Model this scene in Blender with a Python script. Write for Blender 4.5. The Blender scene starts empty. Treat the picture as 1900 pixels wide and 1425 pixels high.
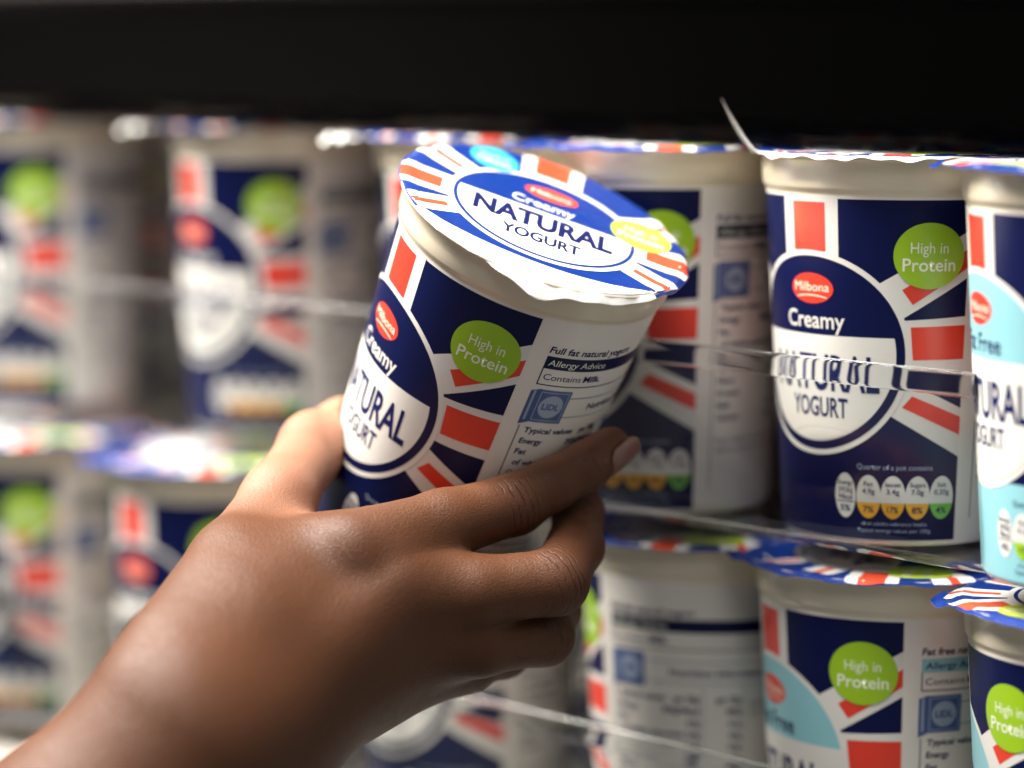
import bpy, bmesh, math, random
import numpy as np
from mathutils import Vector, Matrix
from mathutils.geometry import tessellate_polygon

random.seed(7)
sc = bpy.context.scene
col = sc.collection
R = math.radians
PI = math.pi

# ------------------------------------------------------------------ camera
LENS, SENSOR = 100.0, 36.0
FPX = LENS / SENSOR * 1900.0            # focal length in photo pixels
HORIZON = 40.0                          # photo row of the horizon
PITCH = math.atan((712.5 - HORIZON) / FPX)
CAM = Vector((0, 0, 1.0426))
cam_d = bpy.data.cameras.new('camera')
cam = bpy.data.objects.new('camera', cam_d)
col.objects.link(cam)
cam.location = CAM
cam.rotation_euler = (PI / 2 - PITCH, 0, 0)
cam_d.lens, cam_d.sensor_width = LENS, SENSOR
cam_d.clip_start, cam_d.clip_end = 0.05, 50
cam_d.dof.use_dof = True
cam_d.dof.focus_distance = 0.905
cam_d.dof.aperture_fstop = 3.0
cam_d.dof.aperture_blades = 0
sc.camera = cam
CR = Matrix.Rotation(PI / 2 - PITCH, 3, 'X')      # camera frame -> world


def W(px, py, d):
    """photo pixel + depth along the optical axis (m) -> world point"""
    v = Vector(((px - 950) / FPX * d, -(py - 712.5) / FPX * d, -d))
    return CAM + CR @ v


# shelf frame: U runs along the shelf (to the far end), N points out to the aisle
U = Vector((-0.714, 0.70, 0)).normalized()
N = Vector((-U.y, U.x, 0)).normalized()
if N.y > 0:
    N = -N
LID_Z = 1.0                                        # top of the upper row of pots
LINE0 = Vector((0.131, 0.956, 0))                  # a point on the front row's axis line
SH_ROT = math.atan2(U.y, U.x)

# ------------------------------------------------------------------ world, lamps, exposure
world = bpy.data.worlds.new('World')
sc.world = world
world.use_nodes = True
bg = world.node_tree.nodes['Background']
bg.inputs[0].default_value = (0.96, 0.98, 1.0, 1)
bg.inputs[1].default_value = 0.165


def area(name, loc, target, sx, sy, power, colr, rotz=None):
    l = bpy.data.lights.new(name, 'AREA')
    l.shape = 'RECTANGLE'
    l.size, l.size_y = sx, sy
    l.energy = power
    l.color = colr
    o = bpy.data.objects.new(name, l)
    col.objects.link(o)
    d = (Vector(target) - Vector(loc)).normalized()
    xax = U - d * U.dot(d)
    xax.normalize()
    zax = -d
    yax = zax.cross(xax)
    o.matrix_world = Matrix.Translation(loc) @ Matrix((xax, yax, zax)).transposed().to_4x4()
    return o


HELD_C = W(1010, 405, 0.93)
key_dir = (N * math.cos(R(71)) + Vector((0, 0, 1)) * math.sin(R(71)))
area('aisle_lamp', HELD_C + U * 0.95 + key_dir * 1.25, HELD_C + U * 0.95, 2.2, 0.34, 165.0, (1.0, 0.955, 0.89))
fill_dir = Vector((0.05, -0.70, 0.72)).normalized()
area('ceiling_lamp', HELD_C + fill_dir * 2.2, HELD_C - Vector((0, 0, .1)), 1.8, 0.6, 10.0, (0.97, 0.98, 1.0))

sc.view_settings.view_transform = 'Standard'
sc.view_settings.look = 'None'
sc.view_settings.exposure = 0.12
sc.view_settings.gamma = 1.0
sc.render.engine = 'CYCLES'
sc.cycles.use_denoising = True
sc.cycles.max_bounces = 10
sc.cycles.transparent_max_bounces = 24
sc.cycles.caustics_reflective = False
sc.cycles.caustics_refractive = False

# ------------------------------------------------------------------ materials


def nodes_of(m):
    m.use_nodes = True
    return m.node_tree.nodes, m.node_tree.links


def mat(name, colr, rough=0.4, coat=0.0, var=0.06, scale=60.0, bump=0.0, bscale=900.0,
        metal=0.0, sss=0.0, sssr=(1, 1, 1), spec=0.5, ssscale=0.004):
    m = bpy.data.materials.new(name)
    n, l = nodes_of(m)
    b = n['Principled BSDF']
    tc = n.new('ShaderNodeTexCoord')
    no = n.new('ShaderNodeTexNoise')
    no.inputs['Scale'].default_value = scale
    no.inputs['Detail'].default_value = 4
    l.new(tc.outputs['Object'], no.inputs['Vector'])
    mx = n.new('ShaderNodeMix')
    mx.data_type = 'RGBA'
    c = Vector(colr)
    mx.inputs[6].default_value = (*(c * (1 - var)), 1)
    mx.inputs[7].default_value = (*[min(1, x * (1 + var)) for x in c], 1)
    l.new(no.outputs['Fac'], mx.inputs[0])
    l.new(mx.outputs[2], b.inputs['Base Color'])
    b.inputs['Roughness'].default_value = rough
    b.inputs['Metallic'].default_value = metal
    b.inputs['Coat Weight'].default_value = coat
    b.inputs['Coat Roughness'].default_value = 0.15
    b.inputs['Specular IOR Level'].default_value = spec
    if sss:
        b.inputs['Subsurface Weight'].default_value = sss
        b.inputs['Subsurface Radius'].default_value = sssr
        b.inputs['Subsurface Scale'].default_value = ssscale
    if bump:
        n2 = n.new('ShaderNodeTexNoise')
        n2.inputs['Scale'].default_value = bscale
        n2.inputs['Detail'].default_value = 3
        l.new(tc.outputs['Object'], n2.inputs['Vector'])
        bp = n.new('ShaderNodeBump')
        bp.inputs['Strength'].default_value = bump
        bp.inputs['Distance'].default_value = 0.0004
        l.new(n2.outputs['Fac'], bp.inputs['Height'])
        l.new(bp.outputs[0], b.inputs['Normal'])
    return m


M = {}
M['cup'] = mat('cup_plastic', (0.75, 0.66, 0.49), 0.30, 0.4, 0.03, 40, 0.04, 500)
M['cup_white'] = mat('cup_white_print', (0.78, 0.735, 0.66), 0.36, 0.2, 0.03, 40, 0.04, 500)
M['navy'] = mat('ink_navy', (0.0020, 0.0048, 0.046), 0.36, 0.0, 0.08, bump=0.05, bscale=700, spec=0.22)
M['navytxt'] = mat('ink_navy_text', (0.005, 0.010, 0.075), 0.55, 0.0, 0.05, spec=0.12)
M['white'] = mat('ink_white', (0.70, 0.675, 0.62), 0.45, 0.03, 0.03, bump=0.05, bscale=700)
M['red'] = mat('ink_red', (0.70, 0.045, 0.022), 0.33, 0.15, 0.05, bump=0.05, bscale=700)
M['green'] = mat('ink_green', (0.30, 0.50, 0.012), 0.33, 0.15, 0.05)
M['lime_text'] = mat('ink_pale', (0.78, 0.82, 0.62), 0.35, 0.1, 0.03)
M['amber'] = mat('ink_amber', (0.78, 0.38, 0.03), 0.35, 0.1, 0.04)
M['grass'] = mat('ink_traffic_green', (0.16, 0.46, 0.06), 0.35, 0.1, 0.04)
M['aqua'] = mat('ink_aqua', (0.25, 0.52, 0.57), 0.33, 0.15, 0.04)
M['teal'] = mat('ink_teal', (0.20, 0.52, 0.62), 0.33, 0.15, 0.04)
M['slate'] = mat('ink_slate', (0.045, 0.085, 0.24), 0.35, 0.1, 0.05)
M['steel'] = mat('ink_steel', (0.30, 0.36, 0.47), 0.35, 0.1, 0.05)
M['swirl'] = mat('ink_swirl', (0.64, 0.61, 0.54), 0.35, 0.1, 0.05)
M['swirl2'] = mat('ink_swirl_pale', (0.71, 0.685, 0.62), 0.35, 0.1, 0.05)
M['skyblue'] = mat('ink_sky_blue', (0.05, 0.42, 0.85), 0.3, 0.1, 0.06)
M['lidblue'] = mat('foil_blue', (0.003, 0.028, 0.20), 0.36, 0.05, 0.06, bump=0.10, bscale=420)
M['lidwhite'] = mat('foil_white', (0.82, 0.81, 0.78), 0.36, 0.1, 0.03, bump=0.10, bscale=420)
M['lidred'] = mat('foil_red', (0.72, 0.075, 0.03), 0.36, 0.1, 0.05, bump=0.10, bscale=420)
M['lidlime'] = mat('foil_lime', (0.50, 0.66, 0.06), 0.36, 0.1, 0.05)
M['foilback'] = mat('foil_underside', (0.62, 0.60, 0.56), 0.4, 0.0, 0.05, metal=0.3, bump=0.2, bscale=300)
for k_ in ('lidblue', 'lidwhite', 'lidred'):        # soft creases pressed into the foil
    m_ = M[k_]
    n_, l_ = m_.node_tree.nodes, m_.node_tree.links
    b0_ = [x for x in n_ if x.type == 'BUMP'][0]
    t_ = n_.new('ShaderNodeTexNoise')
    t_.inputs['Scale'].default_value = 95
    t_.inputs['Detail'].default_value = 1.5
    t_.inputs['Distortion'].default_value = 1.2
    l_.new([x for x in n_ if x.type == 'TEX_COORD'][0].outputs['Object'], t_.inputs['Vector'])
    b1_ = n_.new('ShaderNodeBump')
    b1_.inputs['Strength'].default_value = 0.35
    b1_.inputs['Distance'].default_value = 0.0012
    l_.new(t_.outputs['Fac'], b1_.inputs['Height'])
    l_.new(b1_.outputs[0], b0_.inputs['Normal'])
M['dark'] = mat('shaded_steel', (0.010, 0.0065, 0.0048), 0.65, 0, 0.3, 20, 0.2, 200)  # near-black colour carries the shade of the unlit shelf interior
M['board'] = mat('shelf_board', (0.36, 0.34, 0.31), 0.5, 0, 0.1, 15, 0.2, 200)
M['nail'] = mat('fingernail', (0.16, 0.072, 0.050), 0.36, 0.15, 0.08, 120, sss=0.2, sssr=(1, .4, .3), ssscale=0.002)


def clear_mat(name, gloss_gain=1.0, tint=(0.97, 0.985, 0.98)):
    m = bpy.data.materials.new(name)
    n, l = nodes_of(m)
    n.remove(n['Principled BSDF'])
    out = n['Material Output']
    tr = n.new('ShaderNodeBsdfTransparent')
    tr.inputs[0].default_value = (*tint, 1)
    gl = n.new('ShaderNodeBsdfGlossy')
    gl.inputs['Roughness'].default_value = 0.06
    fr = n.new('ShaderNodeLayerWeight')             # Schlick reflectance, the same from both sides
    fr.inputs[0].default_value = 0.5
    pw = n.new('ShaderNodeMath')
    pw.operation = 'POWER'
    pw.inputs[1].default_value = 4.0
    l.new(fr.outputs['Facing'], pw.inputs[0])
    mu = n.new('ShaderNodeMath')
    mu.operation = 'MULTIPLY_ADD'
    mu.inputs[1].default_value = 0.75
    mu.inputs[2].default_value = 0.045 * gloss_gain
    mu.use_clamp = True
    ms = n.new('ShaderNodeMixShader')
    tc = n.new('ShaderNodeTexCoord')
    no = n.new('ShaderNodeTexNoise')
    no.inputs['Scale'].default_value = 45
    bp = n.new('ShaderNodeBump')
    bp.inputs['Strength'].default_value = 0.15
    bp.inputs['Distance'].default_value = 0.002
    l.new(tc.outputs['Object'], no.inputs['Vector'])
    l.new(no.outputs['Fac'], bp.inputs['Height'])
    l.new(bp.outputs[0], gl.inputs['Normal'])
    l.new(pw.outputs[0], mu.inputs[0])
    l.new(mu.outputs[0], ms.inputs[0])
    l.new(tr.outputs[0], ms.inputs[1])
    l.new(gl.outputs[0], ms.inputs[2])
    l.new(ms.outputs[0], out.inputs[0])
    return m


M['clear'] = clear_mat('clear_plastic', 2.0)


def glass_mat(name):
    m = bpy.data.materials.new(name)
    n, l = nodes_of(m)
    b = n['Principled BSDF']
    b.inputs['Base Color'].default_value = (0.96, 0.98, 0.975, 1)
    b.inputs['Transmission Weight'].default_value = 1.0
    b.inputs['Roughness'].default_value = 0.10
    b.inputs['IOR'].default_value = 1.25
    return m


M['bead'] = glass_mat('clear_plastic_bead')


def skin_mat():
    m = bpy.data.materials.new('skin')
    n, l = nodes_of(m)
    b = n['Principled BSDF']
    tc = n.new('ShaderNodeTexCoord')

    def noise(scale, detail=4, vec=None):
        t = n.new('ShaderNodeTexNoise')
        t.inputs['Scale'].default_value = scale
        t.inputs['Detail'].default_value = detail
        l.new(vec or tc.outputs['Object'], t.inputs['Vector'])
        return t.outputs['Fac']

    def math_(op, a, bb=None, clamp=False):
        t = n.new('ShaderNodeMath')
        t.operation = op
        t.use_clamp = clamp
        for i, v in enumerate((a, bb)):
            if v is None:
                continue
            if isinstance(v, (int, float)):
                t.inputs[i].default_value = v
            else:
                l.new(v, t.inputs[i])
        return t.outputs[0]

    def mixc(f, a, bb):
        t = n.new('ShaderNodeMix')
        t.data_type = 'RGBA'
        if isinstance(f, (int, float)):
            t.inputs[0].default_value = f
        else:
            l.new(f, t.inputs[0])
        for i, v in ((6, a), (7, bb)):
            if isinstance(v, tuple):
                t.inputs[i].default_value = (*v, 1)
            else:
                l.new(v, t.inputs[i])
        return t.outputs[2]

    at = n.new('ShaderNodeAttribute')
    at.attribute_name = 'knuckle'                   # x: along finger (mm), y: around (mm), z: mask
    sep = n.new('ShaderNodeSeparateXYZ')
    l.new(at.outputs['Vector'], sep.inputs[0])
    pale = n.new('ShaderNodeAttribute')
    pale.attribute_name = 'palmar_lit'
    c = mixc(noise(28, 5), (0.072, 0.0245, 0.0092), (0.118, 0.0445, 0.0180))
    c = mixc(math_('MULTIPLY', noise(120, 5), 0.55), c, (0.085, 0.034, 0.017))
    c = mixc(math_('MULTIPLY', pale.outputs['Fac'], 0.85), c, (0.42, 0.205, 0.130))  # palm-side skin tone, plus light on the thumb put into its colour
    # knuckle skin a little darker, creases darker still
    wob = math_('MULTIPLY', math_('SUBTRACT', noise(420, 3), 0.5), 0.9)
    wob2 = math_('MULTIPLY', math_('SUBTRACT', noise(150, 2), 0.5), 2.2)
    uu = math_('ADD', math_('ADD', sep.outputs[0], wob), wob2)
    wv = math_('SINE', math_('MULTIPLY', uu, 2.6))
    line = math_('POWER', math_('MULTIPLY', math_('ADD', wv, 1.0), 0.5), 9.0)
    brk = math_('MULTIPLY', math_('SUBTRACT', noise(230, 2), 0.36), 3.2, True)
    line = math_('MULTIPLY', math_('MULTIPLY', line, brk), sep.outputs[2])
    c = mixc(math_('MULTIPLY', sep.outputs[2], 0.32), c, (0.075, 0.030, 0.017))
    c = mixc(math_('MULTIPLY', line, 0.9), c, (0.030, 0.011, 0.006))
    l.new(c, b.inputs['Base Color'])
    rr = math_('ADD', math_('MULTIPLY', noise(500, 3), 0.16), 0.42)
    l.new(rr, b.inputs['Roughness'])
    b.inputs['Specular IOR Level'].default_value = 0.24
    b.inputs['Subsurface Weight'].default_value = 0.16
    b.inputs['Subsurface Radius'].default_value = (1.0, 0.42, 0.22)
    b.inputs['Subsurface Scale'].default_value = 0.0035
    # relief: fine skin cells, drawn-out lines, creases
    vo = n.new('ShaderNodeTexVoronoi')
    vo.feature = 'DISTANCE_TO_EDGE'
    vo.inputs['Scale'].default_value = 700
    mp = n.new('ShaderNodeMapping')
    mp.inputs['Rotation'].default_value = (0.3, 0.5, 0.6)
    mp.inputs['Scale'].default_value = (1.0, 1.0, 1.9)
    l.new(tc.outputs['Object'], mp.inputs['Vector'])
    ds = n.new('ShaderNodeTexNoise')
    ds.inputs['Scale'].default_value = 300
    l.new(tc.outputs['Object'], ds.inputs['Vector'])
    va = n.new('ShaderNodeVectorMath')
    va.operation = 'MULTIPLY_ADD'
    l.new(ds.outputs['Color'], va.inputs[0])
    va.inputs[1].default_value = (0.0016, 0.0016, 0.0016)
    l.new(mp.outputs[0], va.inputs[2])
    l.new(va.outputs[0], vo.inputs['Vector'])
    cell = math_('MINIMUM', math_('MULTIPLY', vo.outputs['Distance'], 5.0), 1.0)
    h = math_('ADD', math_('MULTIPLY', cell, 0.26), math_('MULTIPLY', noise(900, 2), 0.18))
    h = math_('ADD', h, math_('MULTIPLY', noise(180, 4), 0.7))
    h = math_('SUBTRACT', h, math_('MULTIPLY', line, 3.0))
    bp = n.new('ShaderNodeBump')
    bp.inputs['Strength'].default_value = 0.58
    bp.inputs['Distance'].default_value = 0.00042
    l.new(h, bp.inputs['Height'])
    l.new(bp.outputs[0], b.inputs['Normal'])
    return m


M['skin'] = skin_mat()

# ------------------------------------------------------------------ mesh helpers


def link(name, me, mats, parent=None):
    o = bpy.data.objects.new(name, me)
    col.objects.link(o)
    if not me.materials:
        for m in mats:
            me.materials.append(m)
    if parent:
        o.parent = parent
    return o


def tag(o, label=None, cat=None, group=None, kind=None):
    for k, v in (('label', label), ('category', cat), ('group', group), ('kind', kind)):
        if v:
            o[k] = v
    return o


def empty(name):
    o = bpy.data.objects.new(name, None)
    o.empty_display_size = 0.02
    col.objects.link(o)
    return o


def box_mesh(name, a, b, bevel=0.001):
    bm = bmesh.new()
    bmesh.ops.create_cube(bm, size=1)
    a, b = Vector(a), Vector(b)
    for v in bm.verts:
        v.co = Vector([a[i] + (v.co[i] + .5) * (b[i] - a[i]) for i in range(3)])
    if bevel:
        bmesh.ops.bevel(bm, geom=bm.edges[:], offset=bevel, segments=2, affect='EDGES')
    me = bpy.data.meshes.new(name)
    bm.to_mesh(me)
    bm.free()
    return me


def clip_convex(poly, clip):
    """Sutherland-Hodgman, clip polygon counter-clockwise"""
    out = list(poly)
    for i in range(len(clip)):
        ax, ay = clip[i]
        bx, by = clip[(i + 1) % len(clip)]
        inp, out = out, []
        if not inp:
            return []

        def side(p):
            return (bx - ax) * (p[1] - ay) - (by - ay) * (p[0] - ax)
        for j in range(len(inp)):
            p, q = inp[j], inp[(j + 1) % len(inp)]
            sp, sq = side(p), side(q)
            if sp >= 0:
                out.append(p)
            if (sp >= 0) != (sq >= 0):
                t = sp / (sp - sq)
                out.append((p[0] + (q[0] - p[0]) * t, p[1] + (q[1] - p[1]) * t))
    return out


def ell(cx, cy, rx, ry, n=72, a0=0, a1=2 * PI):
    full = abs(a1 - a0 - 2 * PI) < 1e-6
    k = n if full else n + 1
    return [(cx + rx * math.cos(a0 + (a1 - a0) * i / n), cy + ry * math.sin(a0 + (a1 - a0) * i / n)) for i in range(k)]


def rect(x0, y0, x1, y1):
    return [(x0, y0), (x1, y0), (x1, y1), (x0, y1)]


_text_cache = {}


def text_geo(body, bold=0.0):
    """unit-height text from the built-in font: (verts, faces), centred at x=0, cap height 1, baseline 0"""
    key = (body, bold)
    if key in _text_cache:
        return _text_cache[key]
    cu = bpy.data.curves.new('t', 'FONT')
    cu.body = body
    cu.size = 1.0
    cu.offset = bold
    cu.resolution_u = 3
    cu.fill_mode = 'FRONT'
    o = bpy.data.objects.new('t', cu)
    col.objects.link(o)
    dg = bpy.context.evaluated_depsgraph_get()
    me = bpy.data.meshes.new_from_object(o.evaluated_get(dg))
    v = [(a.co.x, a.co.y) for a in me.vertices]
    f = [tuple(p.vertices) for p in me.polygons]
    bpy.data.objects.remove(o)
    bpy.data.curves.remove(cu)
    bpy.data.meshes.remove(me)
    xs = [a[0] for a in v]
    x0, x1 = min(xs), max(xs)
    CAP = 0.70
    v = [((a[0] - (x0 + x1) / 2) / CAP, a[1] / CAP) for a in v]
    _text_cache[key] = (v, f, (x1 - x0) / CAP)
    return _text_cache[key]


class Print:
    """flat print: coloured shapes in mm on a 2-D sheet, later laid on a curved surface"""

    def __init__(self):
        self.items = []          # (layer, material key, verts, faces)

    def poly(self, layer, m, pts, clip=None):
        if clip:
            pts = clip_convex(pts, clip)
        if len(pts) < 3:
            return self
        tris = tessellate_polygon([[Vector((p[0], p[1], 0)) for p in pts]])
        self.items.append((layer, m, list(pts), [tuple(t) for t in tris]))
        return self

    def text(self, layer, m, body, cx, cy, cap, width=None, bold=0.0, align='c', slant=0.0, rot=0.0):
        v, f, w0 = text_geo(body, bold)
        sx = cap if width is None else width / w0
        w = sx * w0
        off = {'c': 0, 'l': w / 2, 'r': -w / 2}[align]
        cr, sr = math.cos(rot), math.sin(rot)
        pts = []
        for a in v:
            x, y = a[0] * sx + off + slant * a[1] * cap, a[1] * cap - cap / 2
            pts.append((cx + x * cr - y * sr, cy + x * sr + y * cr))
        self.items.append((layer, m, pts, f))
        return self

    def bars(self, layer, m, x0, x1, y, h):
        return self.poly(layer, m, rect(x0, y - h / 2, x1, y + h / 2))

    def mesh(self, name, fn, cut=1.6, cuty=None):
        keys = []
        V, F, MI = [], [], []
        for layer, mk, pts, faces in self.items:
            if mk not in keys:
                keys.append(mk)
            bm = bmesh.new()
            vs = [bm.verts.new((p[0], p[1], 0)) for p in pts]
            for f in faces:
                try:
                    bm.faces.new([vs[i] for i in f])
                except ValueError:
                    pass
            for ax, step in ((0, cut), (1, cuty)):
                if not step:
                    continue
                cs = [p[ax] for p in pts]
                lo, hi = min(cs), max(cs)
                k = math.floor(lo / step) + 1
                no = (1, 0, 0) if ax == 0 else (0, 1, 0)
                while k * step < hi:
                    co = (k * step, 0, 0) if ax == 0 else (0, k * step, 0)
                    bmesh.ops.bisect_plane(bm, geom=bm.verts[:] + bm.edges[:] + bm.faces[:], dist=1e-6,
                                           plane_co=co, plane_no=no)
                    k += 1
            bm.verts.index_update()
            b0 = len(V)
            for v in bm.verts:
                V.append(fn(v.co.x, v.co.y, layer))
            for f in bm.faces:
                idx = [b0 + v.index for v in f.verts]
                if f.normal.z < 0:
                    idx.reverse()
                F.append(idx)
                MI.append(keys.index(mk))
            bm.free()
        me = bpy.data.meshes.new(name)
        me.from_pydata(V, [], F)
        for k in keys:
            me.materials.append(M[k])
        me.polygons.foreach_set('material_index', MI)
        me.polygons.foreach_set('use_smooth', [True] * len(F))
        me.update()
        return me


# ------------------------------------------------------------------ yogurt pot: dimensions in mm
ZS = 0.945                               # vertical scale of the pot's drawing
H = 136.0 * ZS
RS = 43.5                                # nominal radius: s (mm) on the sheet -> angle s/RS
PROFILE = [(47.3, 0.0), (49.2, 0.15), (49.5, 0.7), (49.2, 1.25), (47.6, 1.5), (47.0, 2.4), (46.9, 7.0), (46.6, 11.0),
           (46.2, 12.2), (45.6, 13.0), (45.5, 14.0), (38.6, 131.0), (38.2, 133.6), (37.0, 135.4), (34.5, 136.0),
           (33.0, 135.2), (20.0, 134.6), (0.0, 134.4)]


PROFILE = [(r_, z_ * ZS) for r_, z_ in PROFILE]


def body_r(z):
    return 45.5 + (z / ZS - 14.0) * (38.6 - 45.5) / 117.0


def on_body(x, y, layer):
    """x: arc mm from the front stripe, y: minus depth mm below the lid"""
    z = -y * ZS
    r = body_r(z) + 0.05 + 0.035 * layer
    t = x / RS
    return (r * math.sin(t) / 1000, -r * math.cos(t) / 1000, (H - z) / 1000)


def lathe(name, prof, seg=224):
    V, F = [], []
    n = len(prof)
    for i in range(seg):
        t = 2 * PI * i / seg
        for r, z in prof:
            V.append((r * math.sin(t) / 1000, -r * math.cos(t) / 1000, (H - z) / 1000))
    for i in range(seg):
        j = (i + 1) % seg
        for k in range(n - 1):
            F.append((i * n + k, i * n + k + 1, j * n + k + 1, j * n + k))
    bm = bmesh.new()
    vs = [bm.verts.new(v) for v in V]
    for f in F:
        bm.faces.new([vs[i] for i in f])
    bmesh.ops.remove_doubles(bm, verts=bm.verts[:], dist=1e-6)
    bmesh.ops.recalc_face_normals(bm, faces=bm.faces[:])
    for f in bm.faces:
        f.smooth = True
    me = bpy.data.meshes.new(name)
    bm.to_mesh(me)
    bm.free()
    return me


cup_me = lathe('cup', PROFILE)
cup_me.materials.append(M['cup'])
cup_me.materials.append(M['cup_white'])
for p_ in cup_me.polygons:
    p_.material_index = 1 if p_.center.z * 1000 < H - 14.0 * ZS else 0

# ---- the label sheet
ZT, ZB, SE = -15.0, -133.4, 54.0          # panel top, bottom, right edge
PANEL = rect(-SE, ZB, SE, ZT)
CC = (0.0, -69.0)                         # roundel centre


def ray_pts(c, d, w0, w1, r0=20, r1=90, a=None):
    """band leaving the roundel centre along direction d (deg); half widths w0 at r0, w1 at r1"""
    t = R(d)
    dx, dy = math.cos(t), math.sin(t)
    nx, ny = -dy, dx
    p = []
    for r, w in ((r0, -w0), (r1, -w1), (r1, w1), (r0, w0)):
        p.append((c[0] + dx * r + nx * w, c[1] + dy * r + ny * w))
    return p


def build_label(v):
    """v = 'cream' or 'free': the parts of one label as {name: mesh}"""
    out = {}
    base = 'navy'
    P = Print().poly(0, 'navy', PANEL)
    if v == 'free':
        P.poly(0.6, 'aqua', rect(-SE, ZB, SE, -101.5))
    out['label'] = P.mesh('label', on_body)
    # flag stripes
    P = Print()
    P.poly(1, 'white', rect(-11.5, -36.5, 11.5, ZT + .6))
    P.poly(2, 'red', rect(-6.8, -33.4, 6.8, ZT - 1.4))
    for sg in (1, -1):
        def mir(pts):
            return [(sg * p[0], p[1]) for p in (pts if sg > 0 else pts[::-1])]
        # white fields: upper diagonal, middle bar, lower diagonal
        up = [(20, -47), (SE, -25.5), (SE, -41.8), (27, -59.5), (20, -60)]
        mid = [(20, -57.2), (SE, -55.0), (SE, -74.0), (20, -73.0)]
        lo = [(20, -74.5), (32, -76), (SE, -87.0), (SE, -104.0), (30, -90.0), (20, -84.0)]
        for q in (up, mid, lo):
            P.poly(1, 'white', mir(q))
        P.poly(2, 'red', mir([(32.5, -45.7), (SE, -31.8), (SE, -38.3), (36.0, -50.8)]))
        P.poly(2, 'red', mir([(35.5, -58.6), (SE, -58.0), (SE, -69.8), (36.5, -70.0)]))
        P.poly(2, 'red', mir([(36.5, -82.5), (SE, -90.0), (SE, -96.4), (33.2, -86.5)]))
    out['flag_stripes'] = P.mesh('flag_stripes', on_body)
    # roundel
    P = Print()
    P.poly(3, 'white', ell(*CC, 35.9, 35.9, 96))
    P.poly(4, 'aqua' if v == 'free' else 'navy', ell(*CC, 34.0, 34.0, 96))
    if v == 'cream':
        cut = math.asin(6.5 / 31.0)
        P.poly(5, 'white', ell(*CC, 31.0, 31.0, 96, -PI - cut, cut))
    else:
        cut = math.asin(6.5 / 34.0)
        P.poly(5, 'white', ell(*CC, 34.0, 34.0, 96, -PI - cut, cut))
    # cream swirl below the words
    big = ell(*CC, 30.4 if v == 'cream' else 33.4, 30.4 if v == 'cream' else 33.4, 64)
    for i, (cx, cy, rx, ry, mk) in enumerate(((2, -99, 26, 9.5, 'swirl2'), (3, -99.6, 21, 7.2, 'white'), (4, -100.0, 17, 5.6, 'swirl'),
                                              (5, -99.3, 14, 4.2, 'white'), (6, -99.8, 9.5, 2.8, 'swirl2'), (6.5, -99.4, 7, 1.7, 'white'))):
        P.poly(5.4 + .25 * i, mk, ell(cx, cy, rx, ry, 48), big)
    P.text(7, 'navytxt', 'NATURAL', 2.6, -75.4, 12.2, 46.0, 0.022)
    P.text(7, 'navytxt', 'YOGURT', 2.0, -87.6, 6.8, 24.5, 0.018)
    if v == 'cream':
        P.text(7, 'white', 'Creamy', 1.0, -57.2, 5.9, 25.0, 0.012)
    else:
        P.text(7, 'navytxt', 'Fat Free', 1.0, -57.2, 6.2, 25.5, 0.008)
    out['roundel'] = P.mesh('roundel', on_body)
    # maker's red oval
    P = Print()
    P.poly(6, 'red', ell(0.5, -46.4, 9.0, 5.3, 56))
    P.text(7, 'lime_text', 'Milbona', 0.5, -45.8, 3.2, 14.8, 0.0)
    arc = ell(0.5, -52.6, 10.5, 4.0, 24, R(52), R(128)) + ell(0.5, -52.6, 10.5, 3.6, 24, R(52), R(128))[::-1]
    P.poly(7, 'lime_text', arc)
    out['emblem'] = P.mesh('emblem', on_body)
    # green protein badge
    P = Print()
    P.poly(6, 'green', ell(41.0, -34.0, 11.4, 11.4, 64))
    P.text(7, 'lime_text', 'High in', 41.0, -31.2, 3.9, 12.0, 0.0)
    P.text(7, 'lime_text', 'Protein', 41.0, -37.0, 4.5, 17.0, 0.012)
    out['badge'] = P.mesh('badge', on_body)
    # traffic lights
    cx = [14, 23.6, 33.2, 42.8, 52.4]
    cx = [c * 0.92 for c in cx]
    top = ['Energy', 'Fat', 'Saturates', 'Sugars', 'Salt']
    if v == 'cream':
        mid_ = [('392kJ', '94kcal'), ('4.9g',), ('3.4g',), ('7.0g',), ('0.20g',)]
        pc = ['5%', '7%', '17%', '8%', '4%']
        cl = ['white', 'amber', 'amber', 'amber', 'grass']
    else:
        mid_ = [('295kJ', '70kcal'), ('0.1g',), ('0.1g',), ('7.4g',), ('0.15g',)]
        pc = ['4%', '<1%', '<1%', '8%', '4%']
        cl = ['white', 'green', 'green', 'green', 'green']
    out['nutrition_pill'] = []
    for i in range(5):
        P = Print()
        c = (cx[i], -118.2)
        rx, ry = (4.0, 7.9) if i == 0 else (4.5, 7.6)
        P.poly(3, 'white', ell(*c, rx, ry, 40))
        if i:
            P.poly(4, cl[i], ell(*c, rx, ry, 24, R(180) + .28, R(360) - .28))
            P.poly(4.4, 'white', rect(c[0] - 3.4, c[1] - 1.75, c[0] + 3.4, c[1] - 1.6))
        else:
            P.poly(4, 'navytxt', rect(c[0] - 3.4, c[1] - 2.3, c[0] + 3.4, c[1] - 1.95))
        tw = 5.6 if len(top[i]) > 4 else 3.4
        P.text(5, 'navytxt', top[i], c[0], c[1] + 4.6, 1.6, tw, 0.01)
        for k, t in enumerate(mid_[i]):
            P.text(5, 'navytxt', t, c[0], c[1] + 2.0 - k * 2.4, 1.8, 5.6 if len(t) > 4 else 4.6, 0.01)
        P.text(5, 'navytxt', pc[i], c[0], c[1] - 4.4, 2.2, 4.0, 0.014)
        out['nutrition_pill'].append(P.mesh('nutrition_pill', on_body))
    P = Print()
    tk = 'steel' if v == 'cream' else 'navytxt'
    P.text(3, tk, 'Quarter of a pot contains', 31, -107.6, 1.9, 27, 0.0)
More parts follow.
